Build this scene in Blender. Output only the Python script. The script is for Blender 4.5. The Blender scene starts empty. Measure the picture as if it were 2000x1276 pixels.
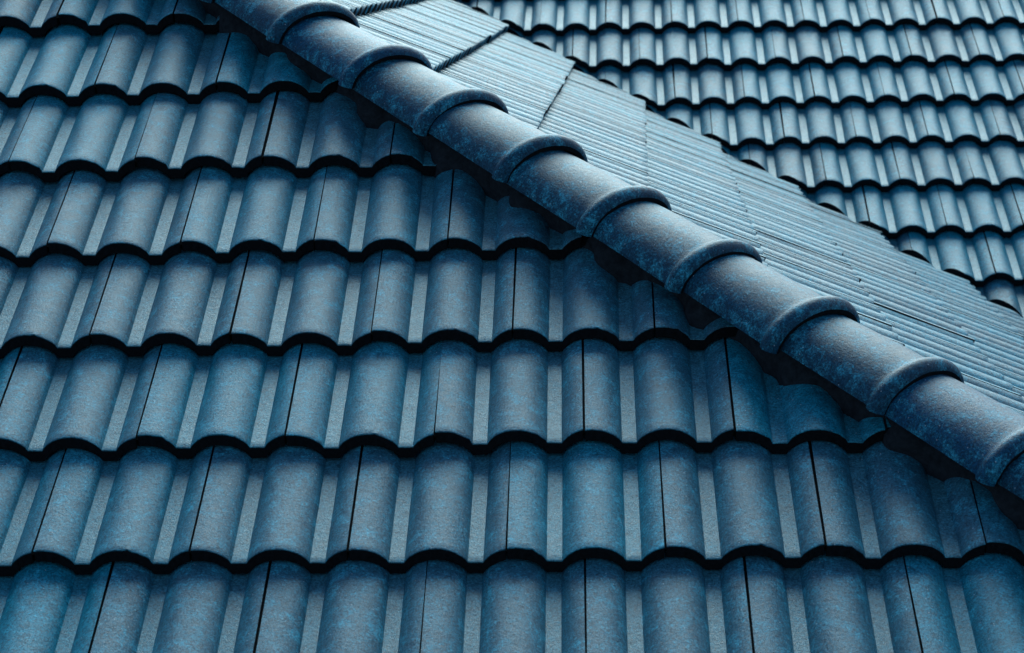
import bpy, bmesh, math, random
import numpy as np
from mathutils import Vector, Matrix, noise

random.seed(7)
scene = bpy.context.scene
R = math.radians

# ------------------------------------------------------------------ camera
CAM_H = 5.5                                   # height of the lens above the ground
right = Vector((0.99850178, 0.05198001, -0.01709626)).normalized()
down = Vector((-0.00907324, -0.15083324, -0.98851758)).normalized()
fwd = right.cross(down).normalized()
down = fwd.cross(right).normalized()
ORI = Vector((0, 0, CAM_H))
cam_data = bpy.data.cameras.new('camera')
cam = bpy.data.objects.new('camera', cam_data)
scene.collection.objects.link(cam)
M = Matrix.Identity(4)
for i in range(3):
    M[i][0], M[i][1], M[i][2], M[i][3] = right[i], -down[i], -fwd[i], ORI[i]
cam.matrix_world = M
FPX = 4803.62                                 # focal length in pixels of the 2000 px wide photograph
cam_data.sensor_width = 36.0
cam_data.lens = FPX / 2000 * 36.0
cam_data.clip_start = 0.1
cam_data.clip_end = 3000
cam_data.dof.use_dof = True
cam_data.dof.focus_distance = 5.6
cam_data.dof.aperture_fstop = 10
scene.camera = cam

# ------------------------------------------------------------------ sky, sun, exposure
SUN_EL, SUN_AZ = 38.0, 4.0                  # azimuth from north (+y), clockwise
w = bpy.data.worlds.new('World')
scene.world = w
w.use_nodes = True
nt = w.node_tree
nt.nodes.clear()
sky = nt.nodes.new('ShaderNodeTexSky')
sky.sky_type = 'NISHITA'
sky.sun_disc = False
sky.sun_elevation = R(SUN_EL)
sky.sun_rotation = R(SUN_AZ)
sky.air_density = 1.0
sky.dust_density = 2.0
sky.ozone_density = 2.0
bg = nt.nodes.new('ShaderNodeBackground')
bg.inputs['Strength'].default_value = 0.06
wo = nt.nodes.new('ShaderNodeOutputWorld')
nt.links.new(sky.outputs[0], bg.inputs[0])
nt.links.new(bg.outputs[0], wo.inputs[0])
sd = bpy.data.lights.new('sun', 'SUN')
sd.energy = 1.5
sd.angle = R(45)
sd.color = (0.65, 0.95, 1.0)
sun = bpy.data.objects.new('sun', sd)
scene.collection.objects.link(sun)
el, az = R(SUN_EL), R(SUN_AZ)
sdir = Vector((math.sin(az) * math.cos(el), math.cos(az) * math.cos(el), math.sin(el)))
sun.rotation_euler = sdir.to_track_quat('Z', 'Y').to_euler()
sun.location = (0, 8, 14)
vs = scene.view_settings
vs.view_transform = 'Standard'
vs.look = 'None'
vs.gamma = 1
vs.exposure = 1.48
vs.use_curve_mapping = False
scene.cycles.use_denoising = True
scene.cycles.denoising_input_passes = 'RGB_ALBEDO_NORMAL'
scene.cycles.denoising_prefilter = 'ACCURATE'

# ------------------------------------------------------------------ geometry of the three slopes
W, GA = 0.30, 0.346182                        # cover width and gauge of a tile, metres
def rz(a): return Matrix.Rotation(a, 3, 'Z')
def rx(a): return Matrix.Rotation(a, 3, 'X')
def frame(org, E, S):
    E, S = E.normalized(), S.normalized()
    return dict(o=org, e=E, s=S, n=E.cross(S).normalized())
mA = rz(0.0225816) @ rx(0.4855378)
mC = rz(0.0076511) @ rx(0.4622734)
q = 0.4755927
oA = ORI + W * Vector((-3.8849969, 14.9919667, -3.6936284))
oC = ORI + W * Vector((0.4482300, 37.6727920, -1.0731220))
oB = ORI + W * Vector((-3.0322643, 0.0, -0.5458801))
FA = frame(oA, mA @ Vector((1, 0, 0)), mA @ Vector((0, 1, 0)))
FC = frame(oC, mC @ Vector((1, 0, 0)), mC @ Vector((0, 1, 0)))
FB = frame(oB, Vector((0, 1, 0)), Vector((-math.cos(q), 0, math.sin(q))))

def meet(f1, f2):
    d = f1['n'].cross(f2['n']).normalized()
    if d.z > 0: d = -d
    m = Matrix((f1['n'], f2['n'], d))
    p = m.inverted() @ Vector((f1['n'].dot(f1['o']), f2['n'].dot(f2['o']), d.dot(ORI)))
    return p, d
HP, HD = meet(FA, FB)                         # hip line, pointing down
VP, VD = meet(FC, FB)                         # valley line, pointing down
HLAT = Vector((-HD.y, HD.x, 0)).normalized()  # horizontal, towards the east
if HLAT.x < 0: HLAT = -HLAT
HN = HLAT.cross(-HD).normalized()
if HN.z < 0: HN = -HN
VLAT = Vector((-VD.y, VD.x, 0)).normalized()
if VLAT.y < 0: VLAT = -VLAT                   # towards the rear slope

def project(P):
    v = P - ORI
    z = v.dot(fwd)
    if z < 0.2: return None
    return 1000 + FPX * v.dot(right) / z, 638 + FPX * v.dot(down) / z

# ------------------------------------------------------------------ materials
def nodes(m):
    m.use_nodes = True
    t = m.node_tree
    t.nodes.clear()
    out = t.nodes.new('ShaderNodeOutputMaterial')
    b = t.nodes.new('ShaderNodeBsdfPrincipled')
    t.links.new(b.outputs[0], out.inputs[0])
    return t, b
def N(t, typ, **kw):
    n = t.nodes.new(typ)
    for k, v in kw.items():
        if k in n.inputs: n.inputs[k].default_value = v
        else: setattr(n, k, v)
    return n
def ramp(t, src, a, b, ca=(0, 0, 0, 1), cb=(1, 1, 1, 1)):
    r = t.nodes.new('ShaderNodeValToRGB')
    r.color_ramp.elements[0].position, r.color_ramp.elements[1].position = a, b
    r.color_ramp.elements[0].color, r.color_ramp.elements[1].color = ca, cb
    t.links.new(src, r.inputs[0])
    return r.outputs[0]
def mix(t, fac, a, b, mode='MIX'):
    m = t.nodes.new('ShaderNodeMix')
    m.data_type = 'RGBA'
    m.blend_type = mode
    for sock, v in ((m.inputs[0], fac), (m.inputs[6], a), (m.inputs[7], b)):
        if isinstance(v, bpy.types.NodeSocket): t.links.new(v, sock)
        else: sock.default_value = v
    return m.outputs[2]
def math_(t, op, a, b):
    m = t.nodes.new('ShaderNodeMath')
    m.operation = op
    for sock, v in ((m.inputs[0], a), (m.inputs[1], b)):
        if isinstance(v, bpy.types.NodeSocket): t.links.new(v, sock)
        else: sock.default_value = v
    return m.outputs[0]

def glaze(name, grey, teal, bloom, bloom_amt, rough, bump, spec):
    """coated concrete: every piece its own tint between slate and teal, cloudy bloom, sandy grain, pits"""
    m = bpy.data.materials.new(name)
    t, b = nodes(m)
    tc = N(t, 'ShaderNodeTexCoord')
    oi = N(t, 'ShaderNodeObjectInfo')
    off = N(t, 'ShaderNodeVectorMath', operation='MULTIPLY')
    comb = N(t, 'ShaderNodeCombineXYZ')
    for i, k in enumerate((37.0, 71.0, 13.0)):
        t.links.new(math_(t, 'MULTIPLY', oi.outputs['Random'], k), comb.inputs[i])
    add = N(t, 'ShaderNodeVectorMath', operation='ADD')
    t.links.new(tc.outputs['Object'], add.inputs[0])
    t.links.new(comb.outputs[0], add.inputs[1])
    P = add.outputs[0]
    def noise_(scale, det=4.0, rough_=0.6, dist=0.0, vec=P):
        n = N(t, 'ShaderNodeTexNoise', Scale=scale, Detail=det, Roughness=rough_, Distortion=dist)
        t.links.new(vec, n.inputs['Vector'])
        return n.outputs['Fac']
    big = noise_(7, 3)
    tint = ramp(t, math_(t, 'ADD', math_(t, 'MULTIPLY', oi.outputs['Random'], 0.72), math_(t, 'MULTIPLY', big, 0.28)), 0.36, 0.66)
    col = mix(t, tint, grey, teal)
    cloud = noise_(26, 6, 0.70, 0.4)
    speck = noise_(170, 5, 0.9)
    patch = math_(t, 'ADD', math_(t, 'MULTIPLY', cloud, 0.48), math_(t, 'MULTIPLY', speck, 0.52))
    col = mix(t, math_(t, 'MULTIPLY', ramp(t, patch, 0.50, 0.61), bloom_amt), col, bloom)
    dirt = noise_(48, 5, 0.7, 0.3)
    col = mix(t, math_(t, 'MULTIPLY', ramp(t, dirt, 0.48, 0.70), 0.50), col, (0.004, 0.030, 0.058, 1))
    grain = noise_(210, 4, 0.85)
    col = mix(t, 1.0, col, ramp(t, grain, 0.36, 0.64, (0.30, 0.32, 0.34, 1), (1.80, 1.84, 1.84, 1)), 'MULTIPLY')
    vor = N(t, 'ShaderNodeTexVoronoi', Scale=150.0)
    t.links.new(P, vor.inputs['Vector'])
    pit = ramp(t, vor.outputs['Distance'], 0.10, 0.22, (1, 1, 1, 1), (0, 0, 0, 1))
    pick = N(t, 'ShaderNodeSeparateColor')
    t.links.new(vor.outputs['Color'], pick.inputs[0])
    isdark = math_(t, 'GREATER_THAN', pick.outputs[0], 0.93)
    islight = math_(t, 'LESS_THAN', pick.outputs[0], 0.05)
    col = mix(t, math_(t, 'MULTIPLY', pit, isdark), col, (0.006, 0.009, 0.012, 1))
    col = mix(t, math_(t, 'MULTIPLY', math_(t, 'MULTIPLY', pit, islight), 0.8), col, (0.42, 0.52, 0.56, 1))
    t.links.new(col, b.inputs['Base Color'])
    rr = math_(t, 'ADD', math_(t, 'MULTIPLY', cloud, 0.25), rough - 0.125)
    t.links.new(rr, b.inputs['Roughness'])
    b.inputs['Specular IOR Level'].default_value = spec
    # sandy face: fine grains drawn out along the slope, and slow undulation
    mp = N(t, 'ShaderNodeMapping')
    mp.inputs['Scale'].default_value = (1.0, 0.7, 1.0)
    t.links.new(P, mp.inputs['Vector'])
    h = math_(t, 'ADD', math_(t, 'MULTIPLY', noise_(200, 4, 0.8, 0.0, mp.outputs[0]), 1.3),
              math_(t, 'MULTIPLY', noise_(60, 2, 0.5), 0.7))
    h = math_(t, 'SUBTRACT', h, math_(t, 'MULTIPLY', math_(t, 'MULTIPLY', pit, isdark), 0.8))
    bp = N(t, 'ShaderNodeBump', Strength=bump, Distance=0.0022)
    t.links.new(h, bp.inputs['Height'])
    t.links.new(bp.outputs[0], b.inputs['Normal'])
    return m

M_TILE = glaze('coated_concrete_tile', (0.021, 0.102, 0.148, 1), (0.002, 0.144, 0.208, 1),
               (0.030, 0.320, 0.440, 1), 0.70, 0.44, 0.42, 0.18)
M_PAN = glaze('water_worn_tile_channel', (0.032, 0.138, 0.182, 1), (0.015, 0.157, 0.214, 1),
              (0.060, 0.300, 0.390, 1), 0.42, 0.38, 0.40, 0.20)
M_CAP = glaze('weathered_ridge_cap', (0.004, 0.044, 0.080, 1), (0.001, 0.046, 0.096, 1),
              (0.030, 0.290, 0.400, 1), 0.88, 0.46, 0.50, 0.13)

def dull(name, col, rough, scale=120.0, bump=0.6, metal=0.0):
    m = bpy.data.materials.new(name)
    t, b = nodes(m)
    tc = N(t, 'ShaderNodeTexCoord')
    n = N(t, 'ShaderNodeTexNoise', Scale=scale, Detail=5.0, Roughness=0.65)
    t.links.new(tc.outputs['Object'], n.inputs['Vector'])
    c = mix(t, 1.0, col, ramp(t, n.outputs['Fac'], 0.3, 0.7, (0.55, 0.55, 0.55, 1), (1.45, 1.45, 1.45, 1)), 'MULTIPLY')
    t.links.new(c, b.inputs['Base Color'])
    b.inputs['Roughness'].default_value = rough
    b.inputs['Specular IOR Level'].default_value = 0.05
    b.inputs['Metallic'].default_value = metal
    bp = N(t, 'ShaderNodeBump', Strength=bump, Distance=0.003)
    t.links.new(n.outputs['Fac'], bp.inputs['Height'])
    t.links.new(bp.outputs[0], b.inputs['Normal'])
    return m
M_RAW = dull('raw_black_concrete_edge', (0.007, 0.009, 0.011, 1), 0.95)  # uncoated faces; the near-black paints in the deep shade at laps and rims
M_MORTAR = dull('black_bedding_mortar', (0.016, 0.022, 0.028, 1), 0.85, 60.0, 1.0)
M_DECK = dull('black_underlay_felt', (0.010, 0.011, 0.013, 1), 0.9)
M_METAL = dull('dark_valley_metal', (0.030, 0.040, 0.050, 1), 0.6, 40.0, 0.3, 0.6)
M_GROUND = dull('ground_earth', (0.06, 0.065, 0.06, 1), 0.95, 0.4, 0.5)

# ------------------------------------------------------------------ helpers
def link(name, me, parent=None, mats=()):
    if isinstance(me, bmesh.types.BMesh):
        bm, me = me, bpy.data.meshes.new(name)
        bm.to_mesh(me)
        bm.free()
        for m in mats: me.materials.append(m)
    o = bpy.data.objects.new(name, me)
    scene.collection.objects.link(o)
    if parent: o.parent = parent
    return o
def empty(name, loc, label, cat):
    o = bpy.data.objects.new(name, None)
    scene.collection.objects.link(o)
    o.location = loc
    o.empty_display_size = 0.2
    o['label'], o['category'], o['kind'] = label, cat, 'thing'
    return o

# ------------------------------------------------------------------ ground far below the roofs
bm = bmesh.new()
bmesh.ops.create_circle(bm, cap_ends=True, radius=1500, segments=48)
g = link('ground', bm, None, [M_GROUND])
g['kind'] = 'structure'

# ------------------------------------------------------------------ one roof tile
FOOT = 0.008                                  # small upright step at a roll's right foot
ROLL, PAN, HGT, CREST = 0.121, 0.029, 0.034, 0.48          # roll width, flat width, roll height
SEAM = 0.045                                  # the side joint runs along a roll, this far from its left foot
THICK, STEP, LEN = 0.029, 0.036, 0.415
def prof(x):
    """height of the double roll profile, x measured from the left foot of a roll"""
    x = x % (ROLL + PAN)
    if x >= ROLL: return 0.0
    t = x / ROLL
    if t < CREST: return HGT * (1 - (1 - t / CREST) ** 2.2) ** 0.82
    u = (t - CREST) / (0.965 - CREST)
    if u <= 1.0: return FOOT + (HGT - FOOT) * (1 - u ** 2.3) ** 0.92
    return FOOT * max(0.0, 1 - (t - 0.965) / 0.035)
ZS = prof(SEAM)
def profile_points():
    ts = [0.0, 0.03, 0.08, 0.15, 0.22, 0.30, 0.38, 0.46, 0.54, 0.62, 0.70, 0.78, 0.85, 0.91, 0.945, 0.965, 0.985, 1.0]
    xs = []
    for k in range(-1, 4):
        base = k * (ROLL + PAN)
        xs += [base + t * ROLL for t in ts] + [base + ROLL + PAN * 0.5]
    a, b = SEAM + 0.0021, SEAM + W - 0.0021
    xs = [a] + [x for x in xs if a + 0.002 < x < b - 0.002] + [b]
    return [(x - SEAM, prof(x) - ZS) for x in xs]
PTS = profile_points()
def strip_kind(x0, x1):                       # 0 roll, 2 paler flat between the rolls
    x = (0.5 * (x0 + x1) + SEAM) % (ROLL + PAN)
    return 2 if x > ROLL else 0
KIND = [strip_kind(PTS[i][0], PTS[i + 1][0]) for i in range(len(PTS) - 1)]

def tile_mesh(seed):
    """closed shell: coated top, raw tail edge, underside and sides painted shade black; the head tips down under the course above"""
    rnd = random.Random(seed)
    bm = bmesh.new()
    ys = [0.0, 0.0008, 0.0028, 0.02, 0.10, 0.22, 0.34, LEN]
    drop = [0.0024, 0.0007, 0.0, 0.0, 0.0, 0.0, 0.0, 0.0]
    warp = [rnd.uniform(-1, 1) for _ in range(4)]
    chips = [(rnd.uniform(0.01, W - 0.01), rnd.uniform(0.003, 0.009), rnd.uniform(0.0018, 0.0055)) for _ in range(rnd.choice((1, 2, 3, 4)))]
    top = []
    for j, (y, dz) in enumerate(zip(ys, drop)):
        row = []
        for x, z in PTS:
            yy = y
            if j < 3:
                yy += 0.0012 * noise.noise(Vector((x * 60, seed * 9.1, 0.3))) + 0.0008 * noise.noise(Vector((x * 190, seed * 3.1, 4.3)))
                for cx, cw, cd in chips:
                    if abs(x - cx) < cw: yy += cd * (1 - abs(x - cx) / cw) * (1.0 if j < 2 else 0.7)
            zz = z - dz - STEP * y / GA + 0.0010 * noise.noise(Vector((x * 9, y * 7, seed * 5.0)))
            zz += 0.0006 * warp[0] * (x / W - 0.5) * y / GA
            row.append(bm.verts.new((x, yy, zz)))
        top.append(row)
    bot = []
    for j, y in enumerate((0.0005, 0.10, LEN)):
        bot.append([bm.verts.new((x, y, z - THICK - STEP * y / GA)) for x, z in PTS])
    n = len(PTS)
    def quad(a, b, c, d, mi, smooth=True):
        f = bm.faces.new((a, b, c, d))
        f.material_index, f.smooth = mi, smooth
    for j in range(len(ys) - 1):
        for i in range(n - 1):
            quad(top[j][i], top[j][i + 1], top[j + 1][i + 1], top[j + 1][i], KIND[i])
    for j in range(2):
        for i in range(n - 1):
            quad(bot[j][i + 1], bot[j][i], bot[j + 1][i], bot[j + 1][i + 1], 1)
    for i in range(n - 1):
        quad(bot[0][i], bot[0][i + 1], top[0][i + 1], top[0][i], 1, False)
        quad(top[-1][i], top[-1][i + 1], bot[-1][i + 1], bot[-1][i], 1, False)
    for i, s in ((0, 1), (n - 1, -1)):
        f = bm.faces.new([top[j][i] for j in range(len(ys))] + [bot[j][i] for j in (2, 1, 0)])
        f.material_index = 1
    bmesh.ops.recalc_face_normals(bm, faces=bm.faces)
    # creases where flat and roll meet
    for e in bm.edges:
        if len(e.link_faces) == 2 and e.calc_face_angle(0) > R(24) : e.smooth = False
    # interlocking side lip under the neighbour's edge
    z0, x0 = PTS[-1][1], PTS[-1][0]
    v = [bm.verts.new(p) for p in ((x0 - 0.004, 0.004, z0 - 0.009), (x0 + 0.014, 0.004, z0 - 0.010),
                                   (x0 + 0.014, LEN, z0 - 0.010 - STEP * LEN / GA), (x0 - 0.004, LEN, z0 - 0.009 - STEP * LEN / GA))]
    f = bm.faces.new(v)
    f.material_index = 1
    me = bpy.data.meshes.new('roof_tile')
    bm.to_mesh(me)
    bm.free()
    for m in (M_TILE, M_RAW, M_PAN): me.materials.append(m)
    return me
TILES = [tile_mesh(s) for s in range(1, 8)]

def cut(me, mat, planes):
    """tile sawn along a hip or a valley: keeps the side each plane's normal points to; None when nothing is left"""
    inv = mat.inverted()
    bm = bmesh.new()
    bm.from_mesh(me)
    touched = False
    for po, pn in planes:
        lo, ln = inv @ po, (inv.to_3x3() @ pn).normalized()
        dist = [(v.co - lo).dot(ln) for v in bm.verts]
        if not dist or max(dist) <= 0.004:
            bm.free()
            return None
        if min(dist) >= 0: continue
        touched = True
        geom = bm.verts[:] + bm.edges[:] + bm.faces[:]
        res = bmesh.ops.bisect_plane(bm, geom=geom, plane_co=lo, plane_no=ln, clear_inner=True)
        edges = [x for x in res['geom_cut'] if isinstance(x, bmesh.types.BMEdge) and x.is_boundary]
        fill = bmesh.ops.edgenet_fill(bm, edges=edges)
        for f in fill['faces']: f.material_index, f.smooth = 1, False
    if not touched:
        bm.free()
        return me
    if not bm.faces:
        bm.free()
        return None
    out = bpy.data.meshes.new('roof_tile')
    bm.to_mesh(out)
    bm.free()
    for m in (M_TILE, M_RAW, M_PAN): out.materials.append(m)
    return out

def in_view(P, mx, my):
    p = project(P)
    return p is not None and -mx < p[0] < 2000 + mx and -my < p[1] < 1276 + my

def lay(F, parent, ks, us, shift, planes, mx=520, my=330):
    rnd = random.Random(len(parent.name) + len(ks))
    inv = parent.matrix_world.inverted()
    cnt = 0
    for k in ks:
        for u in us:
            x = (u + shift(k)) * W
            base = F['o'] + F['e'] * x + F['s'] * (k * GA)
            c = base + F['e'] * 0.15 + F['s'] * 0.17
            if not in_view(c, mx, my): continue
            a = rnd.gauss(0, 0.0042)
            rot = Matrix((F['e'], F['s'], F['n'])).transposed() @ Matrix.Rotation(a, 3, 'Z') @ Matrix.Rotation(rnd.gauss(0, 0.0035), 3, 'Y')
            m = rot.to_4x4()
            m.translation = base + F['e'] * rnd.gauss(0, 0.0009) + F['s'] * rnd.gauss(0, 0.0024) + F['n'] * rnd.gauss(0, 0.0007)
            me = cut(rnd.choice(TILES), m, planes)
            if me is None: continue
            o = link('roof_tile', me, parent)
            o.matrix_parent_inverse = inv
            o.matrix_world = m
            cnt += 1
    return cnt

def slab(name, F, pts, parent, depth, mat, label=None):
    """boarded, felted slope under the tiles: polygon in plan, pushed below the tile plane"""
    bm = bmesh.new()
    top, bot = [], []
    for x, y in pts:
        z = F['o'].z - (F['n'].x * (x - F['o'].x) + F['n'].y * (y - F['o'].y)) / F['n'].z
        p = Vector((x, y, z))
        top.append(bm.verts.new(p - F['n'] * depth))
        bot.append(bm.verts.new(p - F['n'] * (depth + 0.05)))
    bm.faces.new(top)
    bm.faces.new(bot[::-1])
    n = len(pts)
    for i in range(n):
        bm.faces.new((top[i], bot[i], bot[(i + 1) % n], top[(i + 1) % n]))
    bmesh.ops.recalc_face_normals(bm, faces=bm.faces)
    bmesh.ops.transform(bm, matrix=Matrix.Translation(-parent.location), verts=bm.verts)
    o = link(name, bm, parent, [mat])
    if label: o['label'] = label
    return o

# ------------------------------------------------------------------ the two roofs
hip_roof = empty('hipped_roof', HP, 'hipped blue tiled roof in front with round caps running down its hip', 'roof')
rear_roof = empty('wing_roof', VP, 'paler blue tiled roof slope at the upper right, behind the valley of the hipped roof', 'roof')
bpy.context.view_layer.update()

def on(p, d, s): return p + d * s
def xy(v): return (v.x, v.y)
h_up, h_dn = on(HP, HD, -6.6), on(HP, HD, 2.0)
v_up, v_dn = on(VP, VD, -12.4), on(VP, VD, -1.2)
def level(F, k, far):                                   # a point on a course line, far along the slope
    return F['o'] + F['s'] * (k * GA) + F['e'] * far
a_lo, a_hi = level(FA, -3.0, -1.6), level(FA, 8.6, -1.6)
slope_front = slab('roof_slope', FA, [xy(a_lo), xy(h_dn), xy(h_up), xy(a_hi)], hip_roof, 0.125, M_DECK,
                   'near slope of blue double roll tiles facing the viewer, left of the ridge caps')
slope_side = slab('roof_slope', FB, [xy(h_up), xy(h_dn), xy(v_dn), xy(v_up)], hip_roof, 0.125, M_DECK,
                  'pale shiny slope seen at a grazing angle between the ridge caps and the rear slope')
c_hi = level(FC, 4.5, 7.2)
slope_rear = slab('roof_slope', FC, [xy(v_up), xy(v_dn), xy(level(FC, -12, 7.2)), xy(c_hi)], rear_roof, 0.125, M_DECK)

bpy.context.view_layer.update()
HPL = HLAT
keepA = [(HP - HLAT * 0.035, -HLAT)]
keepB = [(HP + HLAT * 0.035, HLAT), (VP - VLAT * 0.002, -VLAT)]
keepC = [(VP + VLAT * 0.026, VLAT)]
nA = lay(FA, slope_front, range(-3, 9), range(-6, 12), lambda k: 0.5 if k % 2 else 0.0, keepA)
nC = lay(FC, slope_rear, range(-12, 5), range(-8, 19), lambda k: 0.5 if k % 2 else 0.0, keepC, 1150, 300)
u0 = int((3.0 - oB.y) / W) - 6
nB = lay(FB, slope_side, range(-15, 5), range(u0, u0 + 60), lambda k: 0.31 + (0.5 if k % 2 else 0.0), keepB, 520, 200)
print('tiles', nA, nB, nC)

# valley gutter lining the channel between the side slope and the rear slope
bm = bmesh.new()
rows = []
for s in np.linspace(-12.2, -1.4, 14):
    c = on(VP, VD, s)
    r = []
    for d, F in ((-0.26, FB), (0.0, None), (0.30, FC)):
        p = c + VLAT * d
        if F is None: p = p + Vector((0, 0, -0.115))
        else: p = Vector((p.x, p.y, F['o'].z - (F['n'].x * (p.x - F['o'].x) + F['n'].y * (p.y - F['o'].y)) / F['n'].z - 0.118))
        r.append(bm.verts.new(p - rear_roof.location))
    rows.append(r)
for a, b in zip(rows, rows[1:]):
    for i in range(2): bm.faces.new((a[i], a[i + 1], b[i + 1], b[i]))
link('valley_gutter', bm, rear_roof, [M_METAL])

# ------------------------------------------------------------------ hip: bedding mortar and round caps
RIMS = [-4.752, -4.462, -4.168, -3.882, -3.596, -3.307, -3.020, -2.733, -2.447, -2.160, -1.873, -1.586, -1.300]
RIMS = [-5.620, -5.330, -5.040] + RIMS
bm = bmesh.new()
def plane_drop(F, lat):                                 # height of a slope above the hip line, at a sideways distance
    return -(F['n'].dot(HLAT) * lat) / F['n'].dot(HN)
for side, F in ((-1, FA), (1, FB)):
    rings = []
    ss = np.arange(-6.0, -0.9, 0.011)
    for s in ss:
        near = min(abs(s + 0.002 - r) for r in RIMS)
        foot = max(0.0, 1 - (near / 0.060) ** 2) ** 1.5        # bulge standing for each collar's shaded skirt, blackened with the bedding
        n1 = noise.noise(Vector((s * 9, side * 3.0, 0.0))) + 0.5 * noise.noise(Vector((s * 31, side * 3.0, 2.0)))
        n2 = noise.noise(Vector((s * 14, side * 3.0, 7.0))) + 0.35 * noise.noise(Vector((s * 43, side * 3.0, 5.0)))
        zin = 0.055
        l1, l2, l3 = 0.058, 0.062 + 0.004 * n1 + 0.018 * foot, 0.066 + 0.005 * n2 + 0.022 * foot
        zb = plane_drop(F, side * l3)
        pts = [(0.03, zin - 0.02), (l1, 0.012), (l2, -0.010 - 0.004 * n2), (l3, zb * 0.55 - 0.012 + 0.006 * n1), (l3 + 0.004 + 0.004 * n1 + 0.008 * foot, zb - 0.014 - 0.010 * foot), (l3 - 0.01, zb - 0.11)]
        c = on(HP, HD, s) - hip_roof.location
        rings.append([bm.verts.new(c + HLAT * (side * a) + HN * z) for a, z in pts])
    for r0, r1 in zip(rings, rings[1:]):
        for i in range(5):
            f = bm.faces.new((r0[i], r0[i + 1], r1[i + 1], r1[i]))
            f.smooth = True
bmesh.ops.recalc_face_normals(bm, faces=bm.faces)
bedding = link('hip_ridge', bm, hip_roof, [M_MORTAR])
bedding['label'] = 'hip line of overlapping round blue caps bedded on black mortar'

def cap_mesh(seed):
    """half round cap: barrel that widens downhill into a rounded collar; x sideways, y uphill from the rim, z up"""
    rnd = random.Random(seed)
    # distance uphill from the rim, half width, crown height, side foot
    st = [(0.0000, 0.1280, 0.0835), (0.0014, 0.1320, 0.0875), (0.0045, 0.1368, 0.0923), (0.0095, 0.1412, 0.0967), (0.0160, 0.1446, 0.1001),
          (0.0230, 0.1458, 0.1013), (0.0300, 0.1446, 0.1001), (0.0360, 0.1412, 0.0967), (0.0405, 0.1364, 0.0919), (0.0430, 0.1322, 0.0877),
          (0.0455, 0.1292, 0.0847), (0.0500, 0.1276, 0.0831), (0.0620, 0.1268, 0.0823), (0.1200, 0.1248, 0.0802), (0.1800, 0.1222, 0.0777), (0.2500, 0.1196, 0.0747), (0.3150, 0.1170, 0.0712), (0.3450, 0.1155, 0.0695)]
    bm = bmesh.new()
    NA = 30
    def arc(y, wd, hg, inset=0.0, wob=1.0):
        foot = 0.002
        out = []
        for i in range(NA + 1):
            a = math.pi * i / NA
            x = -math.cos(a) * (wd - inset) - 0.003
            sz = math.sin(a)
            z = foot + (sz ** 0.98) * (hg - inset - foot)
            d = wob * (0.0011 * noise.noise(Vector((x * 14, y * 11, seed * 7.7))) + 0.0006 * noise.noise(Vector((x * 60, y * 55, seed * 2.7))))
            yy = y + (0.0013 * noise.noise(Vector((x * 70, seed * 4.4, 1.0))) if y < 0.004 else 0.0)
            out.append(bm.verts.new((x * (1 + d * 6), yy, z + d)))
        return out
    outer = [arc(*s) for s in st]
    inner = [arc(y, wd, hg, 0.0145, 0.5) for y, wd, hg in ((0.0006, 0.1330, 0.0878), (0.05, 0.1310, 0.0860), (0.345, 0.1155, 0.0695))]
    for rows, flip, mi in ((outer, False, 0), (inner, True, 1)):
        for r0, r1 in zip(rows, rows[1:]):
            for i in range(NA):
                f = bm.faces.new((r0[i], r0[i + 1], r1[i + 1], r1[i]))
                f.smooth, f.material_index = True, mi
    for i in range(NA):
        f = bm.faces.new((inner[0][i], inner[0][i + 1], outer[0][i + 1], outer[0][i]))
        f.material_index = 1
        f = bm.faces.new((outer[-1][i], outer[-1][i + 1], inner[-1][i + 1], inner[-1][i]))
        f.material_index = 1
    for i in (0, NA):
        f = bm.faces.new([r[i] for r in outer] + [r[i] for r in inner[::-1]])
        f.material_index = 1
    bmesh.ops.recalc_face_normals(bm, faces=bm.faces)
    for e in bm.edges:
        if len(e.link_faces) == 2 and e.link_faces[0].material_index != e.link_faces[1].material_index: e.smooth = False
    me = bpy.data.meshes.new('ridge_cap')
    bm.to_mesh(me)
    bm.free()
    me.materials.append(M_CAP)
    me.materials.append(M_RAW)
    return me
CAPS = [cap_mesh(s) for s in range(1, 5)]
bpy.context.view_layer.update()
rnd = random.Random(3)
inv = bedding.matrix_world.inverted()
for i, s in enumerate(RIMS):
    rot = Matrix((HLAT, -HD, HLAT.cross(-HD))).transposed()
    rot = rot @ Matrix.Rotation(rnd.gauss(0, 0.010), 3, 'Z') @ Matrix.Rotation(rnd.gauss(0, 0.013), 3, 'Y') @ Matrix.Rotation(rnd.gauss(0, 0.005), 3, 'X')
    m = rot.to_4x4()
    m.translation = on(HP, HD, s - 0.021) + HLAT * (0.001 + rnd.gauss(0, 0.002)) + HN * rnd.gauss(0.001, 0.0012)
    o = link('ridge_cap', CAPS[i % 4], bedding)
    o.matrix_parent_inverse = inv
    o.matrix_world = m
